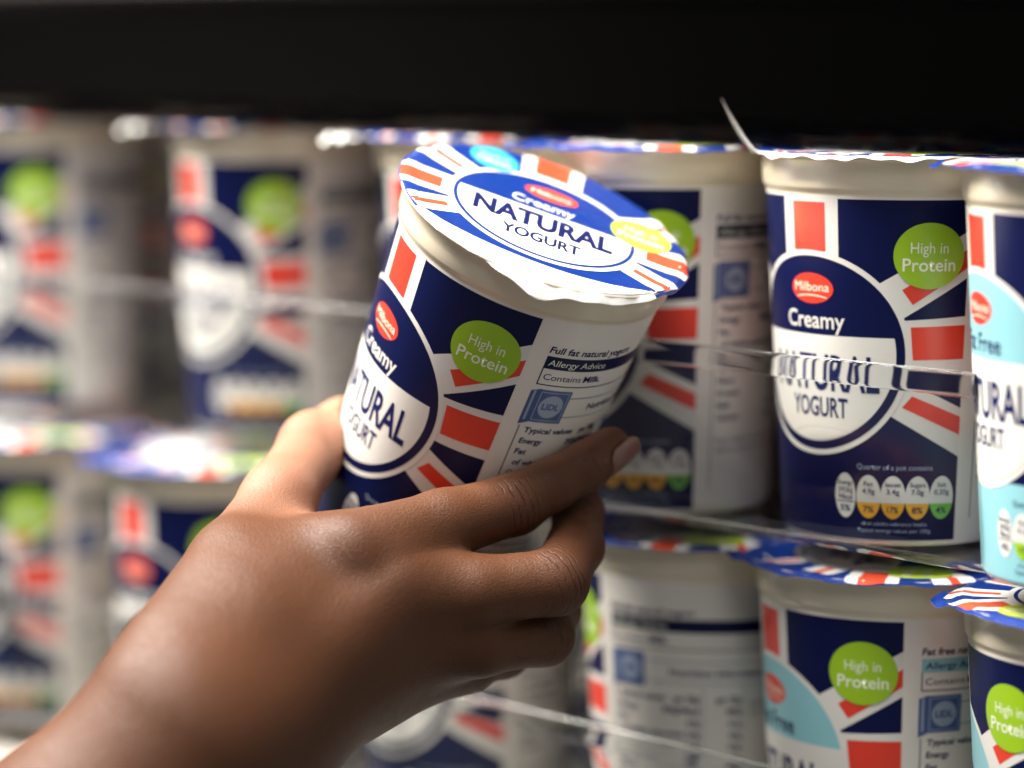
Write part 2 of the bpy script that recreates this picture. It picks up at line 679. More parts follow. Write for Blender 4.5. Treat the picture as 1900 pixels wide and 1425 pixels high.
    P.text(3, tk, "of an adult's reference intake", 31, -127.6, 1.3, 24, 0.0)
    P.text(3, tk, 'Typical energy values per 100g', 31, -130.0, 1.3, 27, 0.0)
    out['small_print'] = P.mesh('small_print', on_body)
    # ---- reverse: nutrition panel, s from 60 to 128
    P = Print()
    T = 'navytxt'
    P.text(1, T, 'Full fat natural yogurt' if v == 'cream' else 'Fat free natural yogurt', 60, -25.6, 2.5, 33, 0.022, 'l', 0.12)
    if v == 'cream':
        P.poly(1, 'navy', rect(60, -33.2, 126, -28.2))
        P.text(2, 'lime_text', 'Allergy Advice', 61.2, -30.7, 2.4, 22, 0.0, 'l', 0.1)
    else:
        P.poly(1, 'aqua', rect(60, -33.2, 126, -28.2))
        P.text(2, T, 'Allergy Advice', 61.2, -30.7, 2.4, 22, 0.012, 'l', 0.1)
    for x0, y0, x1, y1 in ((60, -39.9, 126, -39.5), (60, -39.9, 60.4, -33.2), (125.6, -39.9, 126, -33.2)):
        P.poly(1, T, rect(x0, y0, x1, y1))
    P.text(1, T, 'Contains', 61.4, -36.4, 2.4, 14, 0.0, 'l')
    P.text(1, T, 'Milk.', 76.4, -36.4, 2.4, 7.4, 0.03, 'l')
    for y in (-44.5, -52.4):
        P.poly(1, 'slate', rect(74, y - .15, 126, y + .15))
    P.text(1, T, 'Nutrition Information', 84, -48.4, 2.6, 36, 0.022, 'l')
    P.poly(1, T, rect(60.2, -126, 60.55, -57.0))
    P.poly(1, 'slate', rect(96, -126, 96.2, -53.5))
    P.poly(1, 'slate', rect(111, -126, 111.2, -53.5))
    rows = [('Typical values', 'per 100g', 'per 125g', 0), ('Energy', '392kJ/94kcal', '490kJ', 0), ('Fat', '4.9g', '6.1g', 0),
            ('of which saturates', '3.4g', '4.2g', 1), ('Carbohydrate', '7.4g', '9.2g', 0), ('of which sugars', '7.0g', '8.8g', 1),
            ('Fibre', '0.0g', '0.0g', 0), ('Protein', '5.0g', '6.2g', 0), ('Salt', '0.20g', '0.25g', 0), ('Calcium', '190mg', '24%', 0)]
    for i, (a, b, c, ind) in enumerate(rows):
        y = -58.5 - i * 4.55
        P.text(1, T, a, 62.4 + ind * .8, y, 2.2, 1.42 * len(a), 0.026, 'l', 0.08)
        P.text(1, T, b, 94.8, y, 2.3, 1.15 * len(b), 0.034, 'r')
        P.text(1, T, c, 110, y, 2.3, 1.15 * len(c), 0.034, 'r')
    P.text(1, T, 'Keep refrigerated below 5C. Once', 62.4, -108, 1.7, 40, 0.0, 'l')
    P.text(1, T, 'opened consume within 3 days.', 62.4, -111.4, 1.7, 36, 0.0, 'l')
    P.text(1, T, 'Ingredients: pasteurised milk,', 113, -60, 1.7, 32, 0.0, 'l')
    P.text(1, T, 'live yogurt cultures.', 113, -63.6, 1.7, 23, 0.0, 'l')
    P.poly(1, 'grass', rect(114, -121, 122, -112))
    out['nutrition_panel'] = P.mesh('nutrition_panel', on_body)
    P = Print()
    P.poly(1, T, rect(-126, -120, -104, -92))
    for k in range(14):
        P.poly(2, 'white', rect(-124.6 + k * 1.5, -117, -124.6 + k * 1.5 + (.4 + .5 * ((k * 7) % 3) / 2), -94))
    out['barcode'] = P.mesh('barcode', on_body)
    P = Print()
    for k in range(9):
        P.text(1, T, ['Store in a cool place away from light', 'Produced in the UK using milk from',
                      'the UK. Plastic pot, foil lid: rinse', 'and recycle with other household'][k % 4],
               -98, -30 - k * 4.4, 1.7, 36 + (k * 5) % 7, 0.0, 'l')
    out['storage_text'] = P.mesh('storage_text', on_body)
    # shop's square crest with a curled edge
    P = Print()
    P.poly(2, 'slate', [(59.4, -56.6), (62.6, -55.2), (62.6, -41.4), (59.4, -42.6)])
    P.poly(2.6, 'steel', [(60.4, -54.6), (61.2, -54.3), (61.2, -42.2), (60.4, -42.4)])
    P.poly(3, 'slate', rect(62.2, -55.0, 74.4, -41.6))
    P.poly(3.5, 'steel', rect(63.0, -54.2, 73.6, -42.4))
    P.poly(3.9, 'slate', rect(63.3, -53.9, 73.3, -42.7))
    P.poly(4.5, 'steel', ell(68.3, -48.3, 4.4, 4.6, 40))
    P.text(5.2, 'slate', 'LIDL', 68.3, -48.3, 2.4, 6.4, 0.04)
    out['crest'] = P.mesh('crest', on_body)
    return out


LABEL = {'cream': build_label('cream'), 'free': build_label('free')}

# ---- the foil lid (local frame: z = 0 at pot base too, centre on the axis)


TAB_AT = {'flagtab': R(72)}


def make_lid(kind, seed=0):
    """kind: 'tab' (pull tab flat), 'tabup' (pull tab bent up), 'skirt' (wide torn white skirt hanging at the front)"""
    rnd = random.Random(seed)
    TAB = TAB_AT.get(kind, R(8))
    ph = [rnd.uniform(0, 6.28) for _ in range(6)]

    def ang_d(a, b):
        return (a - b + PI) % (2 * PI) - PI

    def edge(t):
        e = 51.2 + .35 * math.sin(9 * t + ph[0]) + .25 * math.sin(17 * t + ph[1])
        if kind == 'skirt':
            dg_ = math.degrees(ang_d(t, 0))
            e += float(np.interp(dg_, [-95, -80, -30, -20, -10, 0, 10, 22, 40, 58, 75, 95],
                                 [0, -1.8, -1.8, -1.3, 1.2, 3.2, 3.0, 1.6, 0.2, -0.3, -0.2, 0]))
            e += (.4 * math.sin(13 * t + 1) + .35 * math.sin(23 * t)) * math.exp(-(dg_ / 50) ** 4)
        else:
            d = ang_d(t, TAB)
            e += {'long': 16.0, 'tabup': 15.0}.get(kind, 6.0) * math.exp(-(d / (.20 if kind == 'long' else .25)) ** 4)
        return e

    def surf(r, t, up=0.0):
        """mm"""
        x = r
        z = 0.15 + up
        wav = (.22 * math.sin(13 * t + ph[2]) + .16 * math.sin(31 * t + ph[3])) * (2.2 if kind == 'tabup' else 1)
        if r > 48.6:
            k = r - 48.6
            if kind == 'skirt':
                d = ang_d(t, 0)
                steep = 1 / (1 + math.exp((abs(d) - R(58)) / .12))
                x = 48.6 + k * (.86 - .10 * steep)
                z -= k * (.40 + .14 * steep) + .012 * k * k * steep
                z += wav * min(1, k / 2) * 1.2
                x += wav * steep * min(1, k / 4) * 1.2
            else:
                tab = math.exp(-(ang_d(t, TAB) / .30) ** 4)
                z -= .48 * min(k, 2.6) * (1 - .3 * tab)
                z += wav * min(1, k / 2)
                if kind == 'tabup' and k > 2:
                    z += tab * (k - 2) * 1.15
                    x -= tab * (k - 2) * .35
                elif k > 2.6:
                    z += (-.10 + .22 * math.sin(x * 1.3 + ph[4])) * (k - 2.6) * .6
        else:
            z += .05 * math.sin(7 * t + ph[5]) * (r / 48) ** 2
            if 44.5 < r < 48.6:
                z += .25 * math.sin((r - 44.5) / 4.1 * PI)
        return x, z

    def to3(x, z, t):
        return (x * math.sin(t) / 1000, -x * math.cos(t) / 1000, (H + z) / 1000)

    NS = 288
    fr = [0, .25, .5, .7, .85, .905, .93, .95]
    V, F, MI = [], [], []
    ring_n = len(fr) + 9
    for i in range(NS):
        t = 2 * PI * i / NS
        e = edge(t)
        rs = [f * 51.2 for f in fr]
        rs += [48.7 + (e - 48.7) * k / 8 for k in range(9)]
        for r in rs:
            x, z = surf(r, t)
            V.append(to3(x, z, t))
    for i in range(NS):
        j = (i + 1) % NS
        t = 2 * PI * (i + .5) / NS
        d = ang_d(t, R(-2))
        for k in range(ring_n - 1):
            F.append((i * ring_n + k, j * ring_n + k, j * ring_n + k + 1, i * ring_n + k + 1))
            white = (kind == 'skirt' and k >= len(fr) - 2 and abs(d) < R(56)) or (kind == 'long' and k >= len(fr) + 3 and abs(ang_d(t, TAB)) < .30) or (kind == 'tabup' and k >= len(fr) + 1)
            MI.append(1 if white else 0)
    bm = bmesh.new()
    vs = [bm.verts.new(v) for v in V]
    for f, mi in zip(F, MI):
        q = []
        for x in f:
            if vs[x] not in q:
                q.append(vs[x])
        fc = bm.faces.new(q)
        fc.material_index = mi
        fc.smooth = True
    bmesh.ops.remove_doubles(bm, verts=bm.verts[:], dist=1e-7)
    bmesh.ops.dissolve_degenerate(bm, edges=bm.edges[:], dist=1e-8)
    bmesh.ops.recalc_face_normals(bm, faces=bm.faces[:])
    up = sum(f.normal.z for f in bm.faces)
    if up < 0:
        bmesh.ops.reverse_faces(bm, faces=bm.faces[:])
    # give the foil its thickness, underside bare
    top_faces = bm.faces[:]
    ret = bmesh.ops.duplicate(bm, geom=bm.verts[:] + bm.edges[:] + top_faces)
    under = [g for g in ret['geom'] if isinstance(g, bmesh.types.BMFace)]
    for g in ret['geom']:
        if isinstance(g, bmesh.types.BMVert):
            g.co.z -= 0.00009
    for f in under:
        f.material_index = 1 if f.material_index == 1 else 2
    bmesh.ops.reverse_faces(bm, faces=under)
    me = bpy.data.meshes.new('lid')
    bm.to_mesh(me)
    bm.free()
    for k in ('lidblue', 'lidwhite', 'foilback'):
        me.materials.append(M[k])

    sh = -1.0 if kind == 'skirt' else 0.0           # print sits a little off centre

    def fn(x, y, layer):
        r, t = math.hypot(x, y), math.atan2(x, -y)
        rr, z = surf(r, t)
        return to3(rr, z + .03 + .035 * layer + (.10 if r > 47 else 0), t)

    parts = {}
    front_cut = -46.5 if kind == 'skirt' else -60
    disc = []
    for i in range(120):
        t = 2 * PI * i / 120
        rr = (min(edge(t), 51.4) if kind in ('skirt', 'long', 'tabup') else edge(t)) - .4
        if kind == 'skirt' and abs(ang_d(t, R(-2))) < R(58):
            rr = 48.4
        if kind == 'tabup':
            rr = min(rr, 48.6)
        disc.append((rr * math.sin(t), -rr * math.cos(t)))
    P = Print()
    c0 = (0, sh)
    # (direction, white half width near/far, red half width near/far)
    big = [(90, 10.5, 11.5, 6.0, 6.8), (180, 7.6, 10.0, 4.2, 5.0), (0, 7.6, 10.0, 4.2, 5.0)]
    for d, w0, w1, r0, r1 in big:
        P.poly(1, 'lidwhite', ray_pts(c0, d, w0, w1, 22, 70), disc)
        P.poly(2, 'lidred', ray_pts(c0, d, r0, r1, 35.5, 70), disc)
    for d, w0, w1, off in ((148, 5.6, 9.0, 1), (32, 5.6, 9.0, -1), (206, 5.0, 7.2, -1), (-26, 5.0, 7.2, 1), (234, 3.2, 4.4, -1), (-54, 3.2, 4.4, 1)):
        if kind == 'skirt' and w0 < 4:
            continue
        P.poly(1, 'lidwhite', ray_pts(c0, d, w0, w1, 22, 70), disc)
        P.poly(2, 'lidred', ray_pts(c0, d, 1.5, 1.9, 35.5, 70), disc)
    if kind == 'skirt':
        inner = [(x_, -37.6 + .0062 * (x_ - 2) ** 2) for x_ in range(-40, 41, 2)]
        outer = [(48.5 * math.sin(R(g)), -48.5 * math.cos(R(g))) for g in range(56, -57, -4)]
        P.poly(2.5, 'lidwhite', inner + outer)
    parts['flag_stripes'] = P.mesh('flag_stripes', fn, 1.5, 1.5)
    P = Print()
    P.poly(3, 'lidwhite', ell(0, sh, 33.5, 33.5, 96))
    P.poly(4, 'lidblue', ell(0, sh, 31.4, 31.4, 96))
    cut = math.asin(5.0 / 30.0)
    P.poly(5, 'lidwhite', ell(0, sh, 30.0, 30.0, 96, -PI - cut, cut))
    P.text(6, 'navytxt', 'NATURAL', 0, sh - 3.8, 11.6, 48.0, 0.040)
    P.text(6, 'navytxt', 'YOGURT', 0, sh - 17.0, 6.8, 27.0, 0.030)
    P.text(6, 'lidwhite', 'Creamy', -1, sh + 10.6, 5.6, 22.0, 0.012)
    parts['roundel'] = P.mesh('roundel', fn, 12, 12)
    P = Print()
    P.poly(6, 'lidred', ell(1.0, sh + 20.6, 9.4, 5.0, 48))
    P.text(7, 'lidwhite', 'Milbona', 1.0, sh + 20.6, 3.0, 14.0, 0.0)
    parts['emblem'] = P.mesh('emblem', fn, 12, 12)
    P = Print()
    P.poly(6, 'lidlime', ell(33.0, sh + 13.5, 10.6, 11.0, 56))
    P.text(7, 'lidwhite', 'High in', 33.0, sh + 16.6, 3.6, 11.5, 0.0)
    P.text(7, 'lidwhite', 'Protein', 33.0, sh + 10.8, 4.2, 16.0, 0.01)
    parts['badge'] = P.mesh('badge', fn, 4, 4)
    P = Print()
    P.poly(6, 'skyblue', ell(-20.5, sh + 35.0, 8.6, 8.8, 48))
    P.text(7, 'lidwhite', 'Source of', -20.5, sh + 37.4, 2.6, 10.5, 0.0)
    P.text(7, 'lidwhite', 'Calcium', -20.5, sh + 33.0, 3.4, 12.5, 0.01)
    parts['round_sticker'] = P.mesh('round_sticker', fn, 4, 4)
    P = Print()
    P.text(6, 'lidwhite', 'Keep refrigerated. Use by:', -17, -38.5, 2.0, 24, 0.0, rot=R(-24))
    P.text(6, 'lidwhite', 'Best before see side', 22, -37.5, 1.8, 18, 0.0, rot=R(30))
    parts['small_print'] = P.mesh('small_print', fn, 6, 6)
    return me, parts


LIDS = {('tab', 0): make_lid('tab', 1), ('tab', 1): make_lid('tab', 2), ('tabup', 0): make_lid('tabup', 3), ('skirt', 0): make_lid('skirt', 4), ('long', 0): make_lid('long', 6), ('flagtab', 0): make_lid('flagtab', 8)}


def facing(p):
    v = Vector((CAM.x - p.x, CAM.y - p.y))
    return math.atan2(v.x, -v.y)


def make_pot(variant, label, group, lid=('tab', 0), lid_turn=0.0, back=False):
    root = empty('yogurt_pot')
    tag(root, label, 'yogurt pot', group)
    link('cup', cup_me, [], root)
    L = LABEL[variant]
    lab = link('label', L['label'], [], root)
    for k in ('flag_stripes', 'roundel', 'emblem', 'badge', 'small_print', 'nutrition_panel', 'storage_text', 'barcode', 'crest'):
        link(k, L[k], [], lab)
    for m in L['nutrition_pill']:
        link('nutrition_pill', m, [], lab)
    lme, lp = LIDS[lid]
    lo = link('lid', lme, [], root)
    lo.rotation_euler.z = lid_turn
    if not back:
        for k, m in lp.items():
            link(k, m, [], lo)
    else:
        link('flag_stripes', lp['flag_stripes'], [], lo)
    return root


# ------------------------------------------------------------------ the chiller: boards, back, trays
PITCH_Z = 0.1385                         # from one layer of pots to the next
SHELF_Z = LID_Z - 2 * PITCH_Z - 0.001


def shelf_box(name, n0, n1, u0, u1, z0, z1, m, bevel=0.001):
    me = box_mesh(name, (u0, n0, z0), (u1, n1, z1), bevel)
    me.materials.append(m)
    o = bpy.data.objects.new(name, me)
    col.objects.link(o)
    o.matrix_world = Matrix.Translation(LINE0) @ Matrix((U, N, Vector((0, 0, 1)))).transposed().to_4x4()
    return tag(o, kind='structure')


if U.cross(N).z < 0:
    FLIP = True
else:
    FLIP = False
UU = Vector(U)


def shelf_obj(o):
    o.matrix_world = Matrix.Translation(LINE0) @ Matrix((U, N, Vector((0, 0, 1)))).transposed().to_4x4()
    return o


shelf_box('shelf', -0.36, 0.075, -0.45, 1.6, SHELF_Z - 0.022, SHELF_Z - 0.0005, M['board'])
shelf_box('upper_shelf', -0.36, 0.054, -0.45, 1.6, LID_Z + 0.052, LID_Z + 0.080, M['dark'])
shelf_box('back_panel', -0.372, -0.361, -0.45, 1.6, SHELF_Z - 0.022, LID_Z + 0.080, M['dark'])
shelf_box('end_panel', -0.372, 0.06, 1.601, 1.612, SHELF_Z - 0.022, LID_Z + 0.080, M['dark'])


def profile_strip(name, pts, u0, u1, m, seg=1, closed=False, parent=None):
    """sweep a profile of (n, z) points (absolute z) along the shelf"""
    V, F = [], []
    k = len(pts)
    for i in range(seg + 1):
        u = u0 + (u1 - u0) * i / seg
        for n, z in pts:
            V.append((u, n, z))
    for i in range(seg):
        for j in range(k if closed else k - 1):
            j2 = (j + 1) % k
            F.append((i * k + j, i * k + j2, (i + 1) * k + j2, (i + 1) * k + j))
    if closed:
        F.append(tuple(range(k)))
        F.append(tuple(reversed(range(seg * k, seg * k + k))))
    bm = bmesh.new()
    vs = [bm.verts.new(v) for v in V]
    for f in F:
        bm.faces.new([vs[i] for i in f])
    bmesh.ops.recalc_face_normals(bm, faces=bm.faces[:])
    me = bpy.data.meshes.new(name)
    bm.to_mesh(me)
    bm.free()
    for p in me.polygons:
        p.use_smooth = True
    me.materials.append(m)
    o = bpy.data.objects.new(name, me)
    col.objects.link(o)
    if parent:
        o.parent = parent
    return o


def make_tray(zlid, label, u0, u1):
    """clear stacking tray: floor sheet under the pots, front lip with a rounded rim bead"""
    root = empty('clear_tray')
    shelf_obj(root)
    tag(root, label, 'tray', 'clear plastic trays')
    zf = zlid - H / 1000 - 0.0009
    NF = 0.0535
    pts = [(-0.30, zf), (NF - 0.012, zf)]
    for k in range(1, 7):
        a = -PI / 2 + k * PI / 12
        pts.append((NF - 0.012 + 0.012 * math.cos(a), zf + 0.012 + 0.012 * math.sin(a)))
    top = zlid - 0.0715
    for k in range(1, 5):
        pts.append((NF, zf + 0.012 + (top - zf - 0.012) * k / 4))
    profile_strip('tray_wall', pts, u0, u1, M['clear'], 1, parent=root)
    bead = []
    for i in range(20):                                # rounded bar, 3 mm thick and 8 mm tall
        a = 2 * PI * i / 20
        ca, sa = math.cos(a), math.sin(a)
        bead.append((NF + 0.0020 + 0.0016 * math.copysign(abs(ca) ** .6, ca), top + 0.0030 + 0.0040 * math.copysign(abs(sa) ** .6, sa)))
    profile_strip('rim_bead', bead, u0, u1, M['bead'], 60, True, parent=root)
    return root


make_tray(LID_Z, 'clear plastic tray lip running across the upper layer of pots', -0.30, 0.75)
make_tray(LID_Z - PITCH_Z, 'clear plastic tray lip running across the lower layer of pots', -0.30, 0.75)

# ------------------------------------------------------------------ pots on the shelf
# (photo column, depth, variant, label angle seen from the camera, lid, label text)


def pot_at(px, d, row, variant, ang, label, group, lid=('tab', 0), tab=-90, back=False):
    x = (px - 950) / FPX * d
    p = Vector((x, d, LID_Z - row * PITCH_Z - H / 1000))
    rz = facing(p) + R(ang)
    r = make_pot(variant, label, group, lid, R(tab - ang) - TAB_AT.get(lid[0], R(8)), back)
    r.location = p
    r.rotation_euler.z = rz
    return r


G_U, G_L = 'pots in the upper layer on the shelf', 'pots in the lower layer on the shelf'
upper = [
    (2072, 0.870, 'free', -68, 'light blue fat free yogurt pot on the upper layer beside the creamy pot', ('flagtab', 0), -88),
    (1673, 0.956, 'cream', -42, 'navy creamy yogurt pot with its lid tab bent up, next to the light blue pot', ('tabup', 0), -84),
    (1232, 1.016, 'cream', -55, 'navy yogurt pot directly behind the held pot, blue crest showing at its side', ('tab', 1), -80),
    (920, 1.095, 'cream', -50, 'navy yogurt pot almost hidden behind the lid of the held pot', ('long', 0), -84),
    (520, 1.205, 'cream', -57, 'navy yogurt pot with lime badge and long lid tab, above the thumb', ('long', 0), -86),
    (95, 1.300, 'cream', -63, 'last yogurt pot of the upper layer, beyond the pot above the thumb', ('long', 0), -88),
]
for px, d, v, a, lb, lid, tab in upper:
    pot_at(px, d, 0, v, a, lb, G_U, lid, tab)
lower = [
    (2088, 0.882, 'free', -98, 'fat free yogurt pot with crinkled lid tab, under the light blue pot', ('flagtab', 0), -84),
    (1668, 0.960, 'free', -66, 'fat free yogurt pot with lime protein badge, directly under the creamy pot', ('tab', 0), -90),
    (1318, 1.020, 'cream', -128, 'yogurt pot turned to show its white nutrition panel, beside the fingertips', ('tab', 1), -100),
    (868, 1.095, 'cream', -52, 'yogurt pot below the curled fingers with a red flag bar showing', ('tab', 0), -84),
    (395, 1.190, 'cream', -52, 'yogurt pot half hidden behind the forearm in the lower layer', ('tab', 1), -86),
    (60, 1.270, 'cream', -60, 'last yogurt pot of the lower layer, beyond the one behind the forearm', ('tab', 0), -88),
]
for px, d, v, a, lb, lid, tab in lower:
    pot_at(px, d, 1, v, a, lb, G_L, lid, tab)
# the row behind
BEHIND = ['the light blue fat free pot', 'the creamy pot with the bent up tab', 'the pot with the blue crest', 'the held pot',
          'the pot above the thumb', 'the gap between the last two pots', 'the last pot of the row']
for row in (0, 1):
    for i in range(0 if row == 0 else 2, 7):
        c = LINE0 + U * (-0.02 + 0.112 * i) - N * 0.112
        px = c.x / c.y * FPX + 950
        pot_at(px, c.y, row, 'cream' if i % 3 or row else 'free', -50 - 9 * (i % 3),
               ('shaded second row yogurt pot, upper layer, behind ' if row == 0 else 'shaded second row yogurt pot, lower layer, behind ') + BEHIND[i],
               'pots in the shaded second row', ('tab', i % 2), -90, True)

# ------------------------------------------------------------------ the held pot
AX_CAM = Vector((0.329, 0.841, 0.428)).normalized()     # pot axis (up) in the camera frame
AX = (CR @ AX_CAM).normalized()
held = make_pot('cream', 'tilted creamy natural yogurt pot held in the hand, white foil skirt at its rim', None, ('skirt', 0))
tow = (CAM - HELD_C).normalized()
f0 = (tow - AX * tow.dot(AX)).normalized()
SPIN = -57.0
f = Matrix.Rotation(R(SPIN), 3, AX) @ f0
Ym = -f
Xm = Ym.cross(AX)
ROT = Matrix((Xm, Ym, AX)).transposed()
HELD_M = Matrix.Translation(HELD_C) @ ROT.to_4x4() @ Matrix.Translation((0, 0, -H / 1000))
held.matrix_world = HELD_M
for ch in held.children:
    if ch.name.startswith('lid'):
        ch.rotation_euler.z = R(-SPIN + 4)
HELD_I = HELD_M.inverted()


def pot_r(z):                                        # z: metres above the base, local
    zz = H - z * 1000
    return (body_r(zz) if zz > 14 * ZS else 47.0) / 1000


def axial(p):
    """world point -> (distance to pot axis, height above base)"""
    q = HELD_I @ p
    return math.hypot(q.x, q.y), q.z


def on_pot(px, py, rf, lo=0.80, hi=0.99):
    """first point along the pixel's ray whose clearance from the pot wall is rf (m); else nearest approach"""
    best, bd = None, 9
    for i in range(400):
        d = lo + (hi - lo) * i / 399
        p = W(px, py, d)
        r, z = axial(p)
        c = r - pot_r(z)
        if c <= rf:
            return p
        if c < bd:
            best, bd = p, c
    return best


# ------------------------------------------------------------------ the hand: a distance field turned into one skin
def A(v):
    return np.array(v, dtype=np.float64)


# ---- skeleton (photo pixel + depth, or resting on the pot)
I_PIP = on_pot(955, 935, 0.0095)
I_DIP = on_pot(1084, 867, 0.0082)
I_TIP = W(1132, 830, 0.938)
M_PIP = on_pot(1042, 1072, 0.0100)
SK = dict(
    elbow=W(-60, 1850, 0.850), fore=W(160, 1625, 0.855), wrist=W(350, 1385, 0.860),
    i_mcp=W(655, 1024, 0.893), m_mcp=W(722, 1100, 0.896), r_mcp=W(775, 1178, 0.906), p_mcp=W(795, 1222, 0.924),
)
print('joints', [tuple(round(c, 3) for c in v) for v in (I_PIP, I_DIP, I_TIP, M_PIP)])
fingers = {
    'index': [(SK['i_mcp'], .0128), (I_PIP.lerp(SK['i_mcp'], .45), .0112), (I_PIP, .0098), (I_DIP.lerp(I_PIP, .5), .0084), (I_DIP, .0080), (I_TIP, .0070)],
    'middle': [(SK['m_mcp'], .0130), (W(880, 1098, .9005), .0113), (W(1030, 1080, .908), .0104), (W(1068, 1015, .930), .0090), (W(1072, 950, .950), .0084), (W(1060, 905, .972), .0072)],
    'ring': [(SK['r_mcp'], .0130), (W(890, 1192, .908), .0106), (W(1010, 1180, .922), .0094), (W(1030, 1135, .945), .0082), (W(1010, 1085, .968), .0078), (W(985, 1050, .985), .0070)],
    'pinky': [(SK['p_mcp'], .0115), (W(870, 1228, .930), .0092), (W(935, 1212, .945), .0080), (W(950, 1180, .958), .0074), (W(935, 1150, .975), .0068), (W(915, 1130, .988), .0060)],
}
thumb = [(W(340, 1205, .868), .0148), (W(437, 1048, .898), .0132), (W(517, 927, .925), .0110), (W(582, 828, .957), .0105), (W(640, 800, .975), .0100), (W(700, 790, .985), .0085)]
palm = [
    (SK['wrist'], W(610, 1052, .899), .0215, .0125), (SK['wrist'], SK['m_mcp'], .0235, .0150),
    (W(365, 1390, .868), SK['r_mcp'], .0230, .0140), (W(420, 1385, .888), SK['p_mcp'], .0215, .0125),
    (W(345, 1245, .862), W(585, 1035, .897), .0160, .0105),
    (W(460, 1080, .890), W(610, 1035, .905), .0135, .0085),
    (W(440, 1180, .880), W(640, 1080, .915), .0220, .0160),
    (W(520, 1250, .895), W(760, 1190, .932), .0220, .0150),
    (W(735, 1068, .899), W(815, 1058, .903), .0100, .0070),
    (W(610, 1085, .900), W(700, 1062, .903), .0130, .0105),
    (W(748, 1140, .902), W(850, 1146, .905), .0110, .0075),
    (W(785, 1200, .916), W(860, 1208, .922), .0100, .0070),
]
arm = [
    (SK['elbow'], SK['fore'], .048, .040), (SK['fore'], SK['wrist'], .039, .0285),
    (W(150, 1585, .845), W(310, 1345, .852), .028, .0215), (W(290, 1690, .880), W(460, 1400, .880), .029, .0220),
]


def rcone(p, a, b, ra, rb):
    a, b = A(a), A(b)
    ab = b - a
    t = np.clip(((p - a) @ ab) / (ab @ ab), 0, 1)
    q = p - (a + t[:, None] * ab)
    return np.sqrt((q * q).sum(1)) - (ra + (rb - ra) * t)


def smin(a, b, k):
    h = np.clip(0.5 + 0.5 * (b - a) / k, 0, 1)
    return b + (a - b) * h - k * h * (1 - h)


HI = np.array(HELD_I)


def pot_sdf(p):
    q = p @ HI[:3, :3].T + HI[:3, 3]
    r = np.sqrt(q[:, 0] ** 2 + q[:, 1] ** 2)
    z = q[:, 2]
    rr = np.where(z * 1000 < H - 14 * ZS, (45.5 + ((H - z * 1000) / ZS - 14) * (38.6 - 45.5) / 117.0) / 1000, 0.049)
    return np.maximum(r - rr, np.maximum(-z, z - H / 1000))


def chain(p, ch, k=0.003):
    d = None
    for (a, ra), (b, rb) in zip(ch[:-1], ch[1:]):
        e = rcone(p, a, b, ra, rb)
        d = e if d is None else smin(d, e, k)
    return d


def hand_sdf(p):
    pd = None
    for a, b, ra, rb in palm:
        e = rcone(p, a, b, ra, rb)
        pd = e if pd is None else smin(pd, e, 0.012)
    ad = None
    for a, b, ra, rb in arm:
        e = rcone(p, a, b, ra, rb)
        ad = e if ad is None else smin(ad, e, 0.014)
    pd = smin(pd, ad, 0.020)
    th = chain(p, thumb, 0.006)
    pd = smin(pd, th, 0.011)
    d = None
    for name, ch in fingers.items():
        e = smin(pd, chain(p, ch, 0.0035), 0.008)
        d = e if d is None else np.minimum(d, e)
    # knuckles and tendons raised a little
    d = smin(d, pd, 0.002)
    return np.maximum(d, -(pot_sdf(p) - 0.0004))


